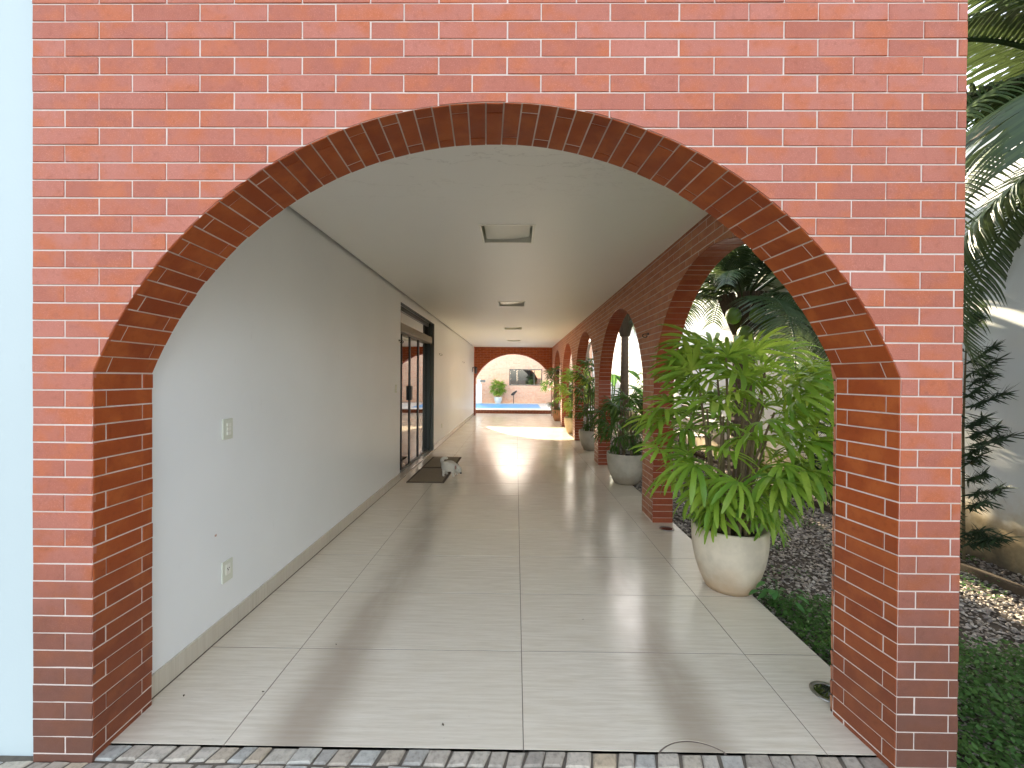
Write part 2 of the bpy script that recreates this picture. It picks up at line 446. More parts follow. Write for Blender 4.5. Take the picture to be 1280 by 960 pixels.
# floor tiles, the first one of the third column cut round a manhole cover
mh = (.71, 1.51, .195)
cols = [XL+.012, -1.16, .04, 1.24, 1.632]; j = .0018
for r in range(26):
    y0, y1 = 1.652+.6*r, 1.652+.6*(r+1)
    if r == 25: y1 = 17.38
    for c in range(4):
        x0, x1 = cols[c]+j, cols[c+1]-j; dz = rnd.uniform(-.0006, .0006)
        a, b = y0+(.0026 if r else 0), y1-.0026
        if r == 0 and c == 2:
            h = sqrt(mh[2]**2-(y0-mh[1])**2); t0 = atan2(y0-mh[1], h); P = [(x0, a), (mh[0]-h, a)]
            for i in range(1, 16): t = pi-t0-(pi-2*t0)*i/16; P.append((mh[0]+mh[2]*cos(t), mh[1]+mh[2]*sin(t)))
            P += [(mh[0]+h, a), (x1, a), (x1, b), (x0, b)]
            # split in two convex-ish halves through the crown so the face triangulates cleanly
            mobj('floor_tile', G().slab([(p[0], p[1], dz) for p in P], (0, 0, 1), .012, .0006).out(), M_TILE, fl)
        else:
            mobj('floor_tile', G().slab([(x0, a, dz), (x1, a, dz), (x1, b, dz), (x0, b, dz)], (0, 0, 1), .012, .0006).out(), M_TILE, fl)
R = mh[2]-.006; h = sqrt(R*R-(1.652-mh[1])**2); t0 = atan2(1.652-mh[1], h)
P = [(mh[0]+R*cos(t0+(pi-2*t0)*i/18), mh[1]+R*sin(t0+(pi-2*t0)*i/18), -.001) for i in range(19)]
tag(mobj('manhole_cover', G().slab(P, (0, 0, 1), .01, .0006).out(), M_TILE), 'round tiled manhole cover cut off by the front edge of the floor', 'manhole cover')
mobj('frame', G().slab([(mh[0]-h-.012, 1.6525, -.0032), (mh[0]+h+.012, 1.6525, -.0032), (mh[0]+h-.02, 1.70, -.0032), (mh[0], 1.712, -.0032), (mh[0]-h+.02, 1.70, -.0032)], (0, 0, 1), .003, .0005).out(), M_RUST, bpy.data.objects['manhole_cover'])

# granite setts in slanting courses before the arch
def setts():
    small = []; big = []
    y = 1.651; k = 0
    while y > -1.2:
        d = rnd.uniform(.066, .078); x = -3.4+rnd.uniform(0, .08)
        while x < 1.67:
            wd = rnd.uniform(.062, .108); g_ = .007
            sk = -.018 if k < 99 else 0
            J = lambda q=.006: rnd.uniform(-q, q)
            P = [(x+g_+J(), y-d+g_+J(.004)), (x+wd-g_/2+J(), y-d+g_+J(.004)), (x+wd-g_/2-sk+J(), y-g_/3+J(.003) if k else y-.0005), (x+g_-sk+J(), y-g_/3+J(.003) if k else y-.0005)]
            z = rnd.uniform(-.007, -.001)
            inw = x > -1.72 or k > 0
            if inw and x+wd < 1.69: (big if y > 1.36 else small).append(([(p[0], p[1], z) for p in P], (0, 0, 1), .04, .006))
            x += wd
        y -= d; k += 1
    return big, small
big, small = setts()
big.sort(key=lambda b: abs(b[0][0][0]))
for b in big[:230]: mobj('sett', G().slab(*b).out(), M_SETT, pv)
g = G()
for b in big[230:]+small: g.slab(*b)
tag(mobj('sett_paving', g.out(), M_SETT, pv), kind='stuff')

# ------------------------------------------------------------------ front arch wall
AF = Arch(-1.614, 1.440, 1.4852, 2.512); AB = Arch(-1.622, 1.408, 1.4852, 2.507)
Z_TOP = 2.684+ROW*9
fwall = tag(empty('arch_wall', (0, YF, 0)), 'pink-red brick front wall with the wide arch, nearest to the viewer', 'wall')
fwall_t = Matrix.Translation((0, -YF, 0))
fr = lambda u, w_, z: (u, w_-YF, z)
arch_core('mortar', [AF], [AB], -1.848, 1.669, -.06, Z_TOP+.01, YF+.0026, YB-.003, fr, M_MORT, fwall, 58, .003)
polys = face_bricks([AF], -1.850, 1.672, Z_TOP, -.045, joint=.0058)
sl_ = []
for p in polys:
    dy = rnd.uniform(-.0016, .0006); tx = rnd.uniform(-.006, .006); tz = rnd.uniform(-.015, .015); ca = p[0][0]; cb = p[0][1]; rz_ = rnd.uniform(-.0028, .0028)
    sl_.append(([(a+(cb-b)*rz_, dy+(a-ca)*tx+(b-cb)*tz, b+(a-ca)*rz_) for a, b in p], (0, -1, 0), .014, .0016))
def vis(i):
    zc = sum(b for a, b in polys[i])/len(polys[i]); return (zc > 2.92, -area(polys[i]))
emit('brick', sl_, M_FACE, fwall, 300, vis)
# lining of the arch: header + stretcher in alternate courses
def lining(front, back, zb, w0, w1, rows_j, narc, place, pattern, joint, inset=.0):
    """place(u, w, z); yields slabs round the opening"""
    out = []
    def pts(A):
        P = []; z = zb; q = []
        zs = [A.zs-ROW*i for i in range(int((A.zs-zb)/ROW)+1)][::-1]
        if zs[0]-zb > .012: zs = [zb]+zs
        L = [(A.x0, z) for z in zs]
        arc = [(A.cx+A.R*sin(-A.th+2*A.th*i/narc), A.cz+A.R*cos(-A.th+2*A.th*i/narc)) for i in range(1, narc)]
        Rr = [(A.x1, z) for z in reversed(zs)]
        return L+arc+Rr
    F_, B_ = pts(front), pts(back)
    for i in range(len(F_)-1):
        for ta, tb in pattern[i % len(pattern)]:
            def pt(k, t, sh):
                a, b = F_[k], B_[k]; o = F_[k+1] if k == i else F_[k-1]; o2 = B_[k+1] if k == i else B_[k-1]
                u = a[0]+(b[0]-a[0])*t; z = a[1]+(b[1]-a[1])*t; ou = o[0]+(o2[0]-o[0])*t; oz = o[1]+(o2[1]-o[1])*t
                L = sqrt((ou-u)**2+(oz-z)**2) or 1
                return Vector(place(u+(ou-u)/L*sh, w0+(w1-w0)*t, z+(oz-z)/L*sh))
            D = abs(w1-w0); ea = joint/2/D if ta > 0 else .003/D; eb = joint/2/D if tb < 1 else .003/D
            q = [pt(i, ta+ea, joint/2), pt(i+1, ta+ea, joint/2), pt(i+1, tb-eb, joint/2), pt(i, tb-eb, joint/2)]
            nrm = (q[1]-q[0]).cross(q[3]-q[0]).normalized()
            ctr = Vector(place(front.cx, (w0+w1)/2, min(1.2, front.cz if False else 1.2)))
            m = sum(q, Vector())/4
            if nrm.dot(ctr-m) < 0: nrm = -nrm
            dn = rnd.uniform(-.002, .0022)
            out.append(([p+nrm*dn for p in q], nrm, .012, .0014))
    return out
PAT = [[(0, .80), (.80, 1)], [(0, .20), (.20, 1)]]
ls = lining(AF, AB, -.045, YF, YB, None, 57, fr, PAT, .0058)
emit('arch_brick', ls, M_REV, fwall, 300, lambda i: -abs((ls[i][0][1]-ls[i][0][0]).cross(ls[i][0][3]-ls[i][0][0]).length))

# ------------------------------------------------------------------ arcade wall on the right
arcade = tag(empty('arcade_wall', (XI, YB, 0)), 'long brick wall of five arches between the corridor and the garden', 'wall')
ars = [Arch(1.87, 4.30, 1.45, 2.45), Arch(4.66, 7.15, 1.45, 2.45), Arch(7.5, 10.0, 1.45, 2.45), Arch(10.35, 12.85, 1.45, 2.45), Arch(13.2, 15.7, 1.45, 2.45)]
ap = lambda u, w_, z: (w_-XI, u-YB, z)
arch_core('mortar', ars, ars, YB+.001, Y_END, -.02, H_CEIL+.15, XI+.003, XO-.003, ap, M_MORT, arcade, 36, .003)
pa = face_bricks(ars, YB+.002, Y_END-.002, H_CEIL+.05, 0.002, joint=.009)
sa = [([ap(a, XI+rnd.uniform(-.0009, .0009), b) for a, b in p], (-1, 0, 0), .014, .0016) for p in pa]
emit('brick', sa, M_ARC, arcade, 300, lambda i: (sum(a for a, b in pa[i])/len(pa[i]))/max(.2, area(pa[i])/.0157)**.3)
po = face_bricks(ars, YB+.002, Y_END-.002, H_CEIL+.14, 0.002, joint=.006)
g = G()
for p in po: g.slab([ap(a, XO, b) for a, b in p], (1, 0, 0), .014, .0016)
tag(mobj('garden_face_bricks', g.out(), M_ARC, arcade), kind='stuff')
la = []
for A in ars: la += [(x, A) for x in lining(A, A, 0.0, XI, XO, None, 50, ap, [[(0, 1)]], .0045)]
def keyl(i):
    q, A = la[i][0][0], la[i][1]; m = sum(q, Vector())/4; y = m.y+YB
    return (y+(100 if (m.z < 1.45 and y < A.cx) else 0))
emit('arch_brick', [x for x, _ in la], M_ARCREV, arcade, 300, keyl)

# ------------------------------------------------------------------ end arch wall
ew = tag(empty('end_arch_wall', (0, Y_END, 0)), 'dark red-brown brick wall with the far arch that frames the pool', 'wall')
AE = Arch(-1.60, 1.40, 1.46, 2.43); er = lambda u, w_, z: (u, w_-Y_END, z)
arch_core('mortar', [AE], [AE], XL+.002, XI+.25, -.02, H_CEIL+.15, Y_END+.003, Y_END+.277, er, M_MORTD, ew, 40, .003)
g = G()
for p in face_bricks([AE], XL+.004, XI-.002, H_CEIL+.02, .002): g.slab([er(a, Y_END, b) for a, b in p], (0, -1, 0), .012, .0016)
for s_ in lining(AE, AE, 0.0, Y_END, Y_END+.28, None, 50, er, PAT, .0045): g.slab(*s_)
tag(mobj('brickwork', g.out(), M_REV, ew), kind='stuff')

# ------------------------------------------------------------------ house, corridor wall, ceiling
hs = tag(empty('house', (-4, 9, 0)), 'low house body and roof slab over the corridor, left of it', 'house')
hl = lambda a, b: ((a[0]+4, a[1]-9, a[2]), (b[0]+4, b[1]-9, b[2]))
box('roof', *hl((-7, YB+.001, H_CEIL+.152), (1.64, Y_END+.275, 3.28)), M_OUT, hs)
box('wall', *hl((-7, 1.90, -.02), (-2.02, Y_END+.27, H_CEIL+.15)), M_OUT, hs)
cw = tag(empty('corridor_wall', (XL, 9, 0)), 'smooth white plaster wall along the left side of the corridor', 'wall')
D0, D1 = 5.98, 8.42; DTOP = 2.56
c = lambda a, b: ((a[0]-XL, a[1]-9, a[2]), (b[0]-XL, b[1]-9, b[2]))
g = G()
g.box(*c((-1.99, YB+.002, 0.0), (XL, D0, H_CEIL+.15))).box(*c((-1.99, D1, 0.0), (XL, Y_END+.0, H_CEIL+.15))).box(*c((-1.99, D0, DTOP), (XL, D1, H_CEIL+.15)))
mobj('plaster', g.out(), M_WALL, cw)
y = YB+.004
while y < Y_END:
    for a, b in ((y, min(y+.6, D0)), ) if y < D0 else ((y, min(y+.6, Y_END-.002)), ):
        if b-a > .02: mobj('skirting_tile', G().box(*c((XL-.005, a+.001, .003), (XL+.011, b-.001, .104)), .0012).out(), M_SKIRT, cw)
    y += .6
    if D0 <= y < D1: y = D1
ow = tag(box('plaster_wall', (-7, 1.602, -.03), (-1.853, 1.90, 3.9), M_OUT), 'pale blue-white plaster wall left of the brick arch wall', 'wall')

LX0, LX1 = -.296, .134; lights_y = [3.32, 6.62, 9.95, 13.3]
g = G(); x0, x1, z = XL+.034, XI-.012, H_CEIL
def cq(xa, xb, ya, yb): g.box((xa, ya, z), (xb, yb, z+.012))
cur = YB+.002
for ly in lights_y:
    cq(x0, x1, cur, ly); cq(x0, LX0, ly, ly+.44); cq(LX1, x1, ly, ly+.44); cur = ly+.44
cq(x0, x1, cur, Y_END-.001)
tag(mobj('ceiling', g.out(), M_CEIL), kind='structure')
lbl = ['recessed square ceiling light nearest to the front arch, pane out of place', 'second recessed ceiling light from the front arch', 'third recessed ceiling light from the front arch', 'farthest recessed ceiling light, before the end arch']
def ceiling_light():
    t = empty('ceiling_light'); a = .215; z = 0
    fr_ = G()
    for q in (((-a-.012, -a-.012, -.004), (a+.012, -a+.008, .004)), ((-a-.012, a-.008, -.004), (a+.012, a+.012, .004)), ((-a-.012, -a+.0085, -.004), (-a+.008, a-.0085, .004)), ((a-.008, -a+.0085, -.004), (a+.012, a-.0085, .004))): fr_.box(*q)
    mobj('frame', fr_.out(), M_WHITE, t)
    h_ = G(); b = a-.002; V = [(-b, -b, .006), (b, -b, .006), (b, b, .006), (-b, b, .006), (-b, -b, .135), (b, -b, .135), (b, b, .135), (-b, b, .135)]
    h_.add(V, [(0, 1, 5, 4), (1, 2, 6, 5), (2, 3, 7, 6), (3, 0, 4, 7), (4, 5, 6, 7)])
    mobj('housing', h_.out(), M_WHITE, t)
    # frosted pane, bowed, its far side hanging lower
    V = []; F = []
    for i in range(9):
        for j_ in range(9):
            x = -.19+.38*i/8; y = -.18+.36*j_/8
            V.append((x, y, .060-.03*(j_/8)-.02*cos(x*6)+.02*(i/8)))
    for i in range(8):
        for j_ in range(8): F.append((i*9+j_, i*9+9+j_, i*9+10+j_, i*9+j_+1))
    mobj('pane', (V, F), simple('frosted_pane', (.85, .84, .76), .25, .05, 6, bump=0) if 'frosted_pane' not in bpy.data.materials else bpy.data.materials['frosted_pane'], t, True)
    return t
L0 = ceiling_light()
for i, ly in enumerate(lights_y):
    o = L0 if i == 0 else dup(L0)
    o.location = ((LX0+LX1)/2, ly+.22, H_CEIL); tag(o, lbl[i], 'ceiling light', 'recessed lights along the corridor ceiling')

# ------------------------------------------------------------------ glass door in the corridor wall
dr = tag(empty('glass_door', (XL, D0, 0)), 'dark-framed sliding glass door with transom in the left corridor wall', 'door')
d = lambda a, b: ((a[0]-XL, a[1]-D0, a[2]), (b[0]-XL, b[1]-D0, b[2]))
XG = XL-.115
fg = G()
fg.box(*d((XG-.04, D0, 0), (XG+.03, D0+.06, DTOP))).box(*d((XG-.04, D1-.10, 0), (XG+.06, D1, DTOP))).box(*d((XG-.04, D0+.06, DTOP-.07), (XG+.03, D1-.10, DTOP))).box(*d((XG-.04, D0+.06, 0), (XG+.03, D1-.10, .05)))
mobj('frame', fg.out(), M_BRONZE, dr)
box('jamb_lining', *d((XG+.061, D1-.012, .0), (XL+.004, D1-.001, DTOP)), M_FRAMEG, dr)
box('head_lining', *d((XG+.061, D0, DTOP-.012), (XL+.004, D1-.013, DTOP-.001)), M_BRONZE, dr)
box('threshold', *d((XG+.031, D0+.002, 0), (XL+.006, D1-.013, .022)), M_SKIRT, dr)
box('sliding_track', *d((XG-.02, D0+.061, 2.15), (XL-.005, D1-.16, 2.275)), M_TRACK, dr, .008)
box('transom_pane', *d((XG-.006, D0+.06, 2.276), (XG+.006, D1-.10, DTOP-.07)), M_GLASS, dr)
ys = [D0+.06, 6.42, 6.92, 7.52, D1-.101]
wd = [.0, .012, .05, .06, .0]
for i in range(4):
    a = ys[i]+(wd[i]/2); b = ys[i+1]-wd[i+1]/2
    mobj('pane', G().box(*d((XG-.006, a, .05), (XG+.006, b, 2.149))).out(), M_GLASS, dr)
for i in (1, 2, 3):
    st = box('stile', *d((XG-.015, ys[i]-wd[i]/2, .05), (XG+.02, ys[i]+wd[i]/2, 2.149)), M_BLACK, dr)
    if i == 2: mobj('lock', G().box(*d((XG+.021, ys[i]-.055, 1.10), (XG+.045, ys[i]+.055, 1.34)), .008).out(), M_BLACK, st)

# plates, hooks, lanterns on the wall
def plate(name, y, zc, h, wdt, kind, label, cat):
    t = tag(empty(name, (XL, y, zc)), label, cat)
    mobj('plate', G().box((0, -wdt/2, -h/2), (.008, wdt/2, h/2), .002).out(), M_PLATE, t)
    if kind == 'switch':
        for k in range(3): mobj('rocker', G().box((.008, -.012, -.034+k*.024), (.013, .018, -.014+k*.024), .0015).out(), M_WHITE, t)
    elif kind == 'socket':
        mobj('socket_face', G().box((.008, -.018, -.02), (.011, .018, .04), .001).out(), M_WHITE, t)
        s = mobj('pin_holes', G().box((.0111, -.010, .012), (.0118, -.004, .018)).box((.0111, .004, .012), (.0118, .010, .018)).box((.0111, -.003, .002), (.0118, .003, .008)).out(), M_BLACK, t)
    return t
plate('light_switch', 2.385, 1.173, .118, .078, 'switch', 'ivory light switch at hand height on the near corridor wall', 'switch')
plate('wall_socket', 2.385, .355, .122, .082, 'socket', 'ivory wall socket low on the near corridor wall', 'socket')
plate('wall_plate', 5.75, 1.32, .11, .07, 'switch', 'small pale switch on the wall just before the glass door', 'switch')
plate('blank_plate', 9.35, .40, .10, .07, '', 'small blank socket plate low on the wall beyond the glass door', 'socket')
box('paint_chip', (XL-.002, 2.29, .585), (XL+.0006, 2.305, .597), M_MORTD, None)
tag(bpy.data.objects['paint_chip'], 'tiny chip in the paint below the wall socket end of the near wall', 'paint chip')

def hook():
    t = empty('hammock_hook')
    mobj('base', G().tube([(0, 0, 0), (.010, 0, 0)], .022, 12).out(), M_BLACK, t)
    g = G(); pts = [(.008, 0, 0), (.05, 0, 0)]
    for i in range(11): a = pi/2-i*pi*1.5/10; pts.append((.05+.03*cos(a)+.0, 0, -.03+.03*sin(a)))
    g.tube(pts, .007, 8); mobj('hook', g.out(), M_BLACK, t)
    return t
HK = hook(); hl_ = [((XL, 5.90, 2.0), 0, 'black hammock hook on the plaster by the top corner of the glass door'),
    ((XL, 9.0, 1.99), 0, 'black hammock hook on the plaster just beyond the glass door'),
    ((XL, 12.9, 1.97), 0, 'small black hammock hook on the far end of the plaster wall'),
    ((XI, 4.48, 1.96), pi, 'iron hammock hook on the nearest brick pier'), ((XI, 7.33, 1.96), pi, 'iron hammock hook on the second brick pier'),
    ((XI, 10.18, 1.96), pi, 'iron hammock hook on the third brick pier'), ((XI, 13.02, 1.96), pi, 'iron hammock hook on the fourth brick pier')]
for i, (p, rz, lb) in enumerate(hl_):
    o = HK if i == 0 else dup(HK); o.location = p; o.rotation_euler.z = rz; o.scale = (.8, .8, .62); tag(o, lb, 'hook', 'hammock hooks along the corridor')
def lantern(p, rz, lb):
    t = tag(empty('wall_lantern', p, rz), lb, 'lantern', 'dark lanterns at the far end')
    mobj('bracket', G().box((0, -.04, -.09), (.015, .04, .09)).tube([(.01, 0, .05), (.08, 0, .12), (.12, 0, .1)], .01, 6).out(), M_BLACK, t)
    mobj('cap', G().lathe([(.0, .12), (.03, .10), (.075, .06), (.075, .05)], (.12, 0, 0), 6).out(), M_BLACK, t)
    mobj('body', G().lathe([(.055, .05), (.05, -.13), (.03, -.16), (.0, -.17)], (.12, 0, 0), 6).out(), simple('lantern_glass_dark', (.05, .03, .025), .2), t)
lantern((XL, 15.9, 1.80), 0, 'dark lantern at the end of the plaster wall by the far arch'); lantern((XI, 13.02, 1.66), pi, 'dark lantern on the fourth brick pier below its hook')

# door mats
def mat_(y0, y1, lb):
    t = tag(empty('door_mat', (-1.265, (y0+y1)/2, 0)), lb, 'door mat', 'brown mats before the glass door')
    w_, h_ = .265, (y1-y0)/2
    mobj('pile', G().box((-w_+.03, -h_+.03, .002), (w_-.03, h_-.03, .014), .003).out(), M_MAT, t)
    e = G()
    e.box((-w_, -h_, .001), (w_, -h_+.03, .012)).box((-w_, h_-.03, .001), (w_, h_, .012)).box((-w_, -h_+.0301, .001), (-w_+.03, h_-.0301, .012)).box((w_-.03, -h_+.0301, .001), (w_, h_-.0301, .012))
    mobj('border', e.out(), M_MATE, t)
mat_(5.83, 6.76, 'brown door mat nearer to the viewer, the dog\'s back legs beside it'); mat_(6.80, 7.72, 'brown door mat farther in, touching the near one')

for i, (p_, a_, s_, lb) in enumerate((((-.30, 1.76, 0), .6, 1.0, 'tiny dry leaf on the front tile left of the middle joint'), ((-1.17, 1.93, 0), 2.1, .8, 'tiny dark scrap on the floor near the left wheel track'),
        ((-.98, 2.28, 0), 1.2, .7, 'tiny dark scrap on the joint between the first tile rows'), ((.42, 2.55, 0), 2.9, .8, 'tiny dry leaf on a tile of the second row'), ((-1.52, 1.90, 0), .2, .8, 'tiny dry scrap close to the left foot of the arch'))):
    g = G(); L_ = .013*s_; V_ = []
    for k in range(5):
        q = k/4; w_ = L_*.35*sin(pi*(.08+.84*q)); V_ += [(-w_, L_*(q-.5), .004+.003*sin(q*pi)), (0, L_*(q-.5), .0025), (w_, L_*(q-.5), .005*q+.002)]
    g.add(V_, [f for k in range(4) for f in ((k*3, k*3+1, k*3+4, k*3+3), (k*3+1, k*3+2, k*3+5, k*3+4))])
    o = tag(mobj('dry_leaf', g.out(), M_FIBRE), lb, 'leaf', 'small scraps lying on the tiles'); o.location = p_; o.rotation_euler.z = a_
# floor uplights
def uplight(p, lb):
    t = tag(empty('floor_uplight', p), lb, 'floor light', 'round uplights let into the floor')
    mobj('ring', G().lathe([(.072, 0), (.072, .003), (.056, .004), (.055, .0015)], (0, 0, 0), 28).out(), M_STEEL, t, True)
    mobj('lens', G().lathe([(.056, .0015), (.03, .002), (.0, .0022)], (0, 0, 0), 28).out(), M_GLASS, t, True)
uplight((1.50, 4.13, .0008), 'round steel uplight in the floor beside the nearest brick pier'); uplight((1.485, 1.98, .0008), 'round steel uplight in the floor behind the right foot of the front arch')

# ------------------------------------------------------------------ dog
def dog():
    t = tag(empty('dog', (-.975, 6.25, 0)), 'small fluffy white dog stepping off the near door mat, head low', 'dog')
    me = bpy.data.meshes.new('body')
    J = {'pel': ((-.075, .02, .170), .088), 'mid': ((-.015, .0, .175), .098), 'che': ((.045, -.03, .155), .088), 'nek': ((.085, -.045, .15), .052),
         'hed': ((.115, -.065, .125), .058), 'muz': ((.140, -.095, .095), .022), 'nos': ((.148, -.108, .085), .013),
         'hl1': ((-.085, -.035, .12), .04), 'hl2': ((-.075, -.045, .065), .022), 'hl3': ((-.092, -.045, .035), .016), 'hl4': ((-.075, -.06, .012), .016),
         'hr1': ((-.07, .065, .12), .04), 'hr2': ((-.05, .07, .065), .022), 'hr3': ((-.07, .07, .035), .016), 'hr4': ((-.05, .06, .012), .016),
         'fl1': ((.04, -.07, .10), .03), 'fl2': ((.045, -.075, .05), .018), 'fl3': ((.055, -.085, .012), .017),
         'fr1': ((.06, .02, .10), .03), 'fr2': ((.075, .025, .05), .018), 'fr3': ((.085, .015, .012), .017),
         't1': ((-.115, .03, .22), .028), 't2': ((-.12, .03, .27), .035), 't3': ((-.075, .02, .295), .030), 't4': ((-.035, .01, .275), .018)}
    K = list(J); E = ['pel mid', 'mid che', 'che nek', 'nek hed', 'hed muz', 'muz nos', 'pel hl1', 'hl1 hl2', 'hl2 hl3', 'hl3 hl4', 'pel hr1', 'hr1 hr2', 'hr2 hr3', 'hr3 hr4',
         'che fl1', 'fl1 fl2', 'fl2 fl3', 'che fr1', 'fr1 fr2', 'fr2 fr3', 'pel t1', 't1 t2', 't2 t3', 't3 t4']
    me.from_pydata([J[k][0] for k in K], [tuple(K.index(q) for q in e.split()) for e in E], [])
    me.materials.append(M_FUR); o = link(bpy.data.objects.new('body', me), t)
    sk = o.modifiers.new('skin', 'SKIN'); 
    for i, k in enumerate(K):
        me.skin_vertices[0].data[i].radius = (J[k][1], J[k][1]); me.skin_vertices[0].data[i].use_root = (i == 0)
    ss = o.modifiers.new('sub', 'SUBSURF'); ss.levels = ss.render_levels = 2
    t.scale = (1.12, 1.12, .94)
    for s_ in (-1, 1):
        mobj('ear', G().ball((.095+.012*s_, -.060+.038*s_, .165), .022, 8, 6, (.6, 1.0, 1.5)).out(), M_PINK, t, True)
        mobj('eye', G().ball((.135+.008*s_, -.085+.022*s_, .128), .006, 8, 6).out(), M_BLACK, t, True)
    mobj('nose', G().ball((.156, -.122, .085), .013, 8, 6).out(), M_BLACK, t, True)
dog()

# ------------------------------------------------------------------ pots
def pot(p, R, H, mat, label, rb=.62, saucer=False):
    t = tag(empty('plant_pot', p), label, 'plant pot')
    prof = []
    for k in range(13):
        q = k/12; r = R*(rb+(1-rb)*(1-(1-q)**2.3)); prof.append((r, q*H))
    prof += [(R*1.0, H+.004), (R-.012, H+.010), (R-.03, H+.004), (R-.035, H-.03), (R-.04, H-.07)]
    mobj('bowl', G().lathe([(0.001, .0), (R*rb*.97, .0)]+prof[0:], (0, 0, 0), 40).out(), mat, t, True)
    mobj('soil', G().lathe([(R-.037, H-.055), (R*.5, H-.045), (0.001, H-.04)], (0, 0, 0), 24).out(), M_SOIL, t, True)
    return t
pot((1.535, 3.0, .001), .252, .43, M_POT, 'large cream cement pot at the near right, by the first arch')
pot((1.585, 5.98, .001), .275, .42, M_POTG, 'round grey cement pot standing in the second arch')
pot((1.60, 8.72, .001), .28, .40, M_POTG, 'round grey pot behind the second pier, in the third arch')
pot((1.57, 11.3, .001), .26, .42, M_POTY, 'sand-coloured pot lit by the sun in the fourth arch')
pot((1.50, 14.6, .001), .24, .38, M_POTT, 'terracotta pot in the farthest arch')

# ------------------------------------------------------------------ lady palms
def fan_mesh(seed, nl, L, W, span, droop, mat, pet=.16):
    r = random.Random(seed); V = []; F = []
    g = G(); g.tube([(0, -pet, -.02), (0, -pet*.5, .0), (0, 0, 0)], [.0035, .003, .0025], 5)
    for i in range(nl):
        a = -span+2*span*i/(nl-1)+r.uniform(-.07, .07); l = L*(1-.25*abs(a)/span)*r.uniform(.88, 1.1); w_ = W*r.uniform(.8, 1.15)
        dx, dy = sin(a), cos(a); base = len(g.v); n = 5; dr_ = droop*r.uniform(.5, 1.5); tw = r.uniform(-.5, .5)
        vs = []
        for k in range(n+1):
            q = k/n; th = q*dr_; rr = l*(sin(th)/dr_ if dr_ else q)*1.0; zz = -l*(1-cos(th))/dr_ + .25*l*q*(1-q)
            ww = w_*.5*(.25+.75*min(1, q*3.2))*(1 if q < .82 else (1-q)/.18*.65+.35)
            cxp = Vector((dx*rr, dy*rr, zz)); side = Vector((dy, -dx, tw*q*.8)).normalized()
            vs += [cxp-side*ww+Vector((0, 0, ww*.45)), cxp, cxp+side*ww+Vector((0, 0, ww*.45))]
        fs = []
        for k in range(n):
            b = k*3; fs += [(b, b+1, b+4, b+3), (b+1, b+2, b+5, b+4)]
        g.add(vs, fs)
    me = bpy.data.meshes.new('leaf'); me.from_pydata(g.v, [], g.f); me.update(); me.materials.append(mat)
    me.polygons.foreach_set('use_smooth', [True]*len(me.polygons))
    return me
def lady_palm(label, base, zsoil, R, z0, z1, nfan, ncane, meshes, seed, scale=1.0, cx=0, cy=0, name='lady_palm'):
    r = random.Random(seed); t = tag(empty(name, (base[0], base[1], zsoil)), label, 'plant')
    canes = []
    for i in range(ncane):
        a = r.uniform(0, 2*pi); q = sqrt(r.random())*.16; top = Vector((cos(a)*R*r.uniform(.1, .55)+cx*.6, sin(a)*R*r.uniform(.1, .5)+cy*.6, r.uniform(.45, .95)*(z1-zsoil)))
        b = Vector((cos(a)*q, sin(a)*q, -.02)); m = (b+top)/2+Vector((-(top.x-b.x)*.2, -(top.y-b.y)*.2, .03)); canes.append((b, m, top))
        mobj('cane', G().tube([b, m, top], [.011, .010, .007], 6).out(), M_CANE, t)
    for i in range(nfan):
        # spread through the crown volume, more near its surface
        a = r.uniform(0, 2*pi); v = (i+.5)/nfan; z = z0+(z1-z0)*v-zsoil
        prof = sqrt(max(.05, 1-((v-.48)/.62)**2)); rr = R*prof*(r.uniform(.35, 1.0)**.6)*min(1, .5+v*1.6)
        p = Vector((cos(a)*rr+cx, sin(a)*rr+cy, z)); o = bpy.data.objects.new('leaf', r.choice(meshes)); link(o, t)
        o.location = p; pit = r.uniform(-.4, .5)+(v-.3)*1.0
        o.rotation_euler = Euler((pit, r.uniform(-.35, .35), a-pi/2+r.uniform(-.5, .5)), 'XYZ')
        s = scale*r.uniform(.75, 1.25)*min(1, .68+v*1.2); o.scale = (s, s, s)
    return t
FA = [fan_mesh(s, n_, .275, .029, sp, dr_, M_LEAF, .15) for s, n_, sp, dr_ in ((1, 9, 1.75, .75), (2, 10, 1.95, 1.0), (3, 8, 1.5, .55), (4, 11, 2.0, .85), (5, 9, 1.7, 1.3))]
FD = [fan_mesh(s, n_, .26, .026, sp, dr_, M_LEAFD, .12) for s, n_, sp, dr_ in ((11, 8, 1.6, 1.1), (12, 9, 1.8, 1.4), (13, 7, 1.5, 1.6))]
lady_palm('big bright green lady palm in the large cream pot', (1.535, 3.0), .36, .57, .48, 1.74, 150, 18, FA, 21, 1.0, .04, -.03)
lady_palm('dark low lady palm in the grey pot of the second arch', (1.585, 5.98), .37, .36, .46, 1.22, 70, 10, FD, 22, .95)
lady_palm('tall dark lady palm in the pot behind the second pier', (1.60, 8.72), .35, .36, .45, 1.9, 80, 12, FD+FA[:1], 23, .95)
lady_palm('yellow-green lady palm in the sand-coloured pot', (1.57, 11.3), .38, .36, .5, 1.7, 60, 9, FA, 24, .95)
lady_palm('dark lady palm in the terracotta pot of the farthest arch', (1.50, 14.6), .34, .5, .3, 1.9, 70, 9, FD, 25, 1.15)

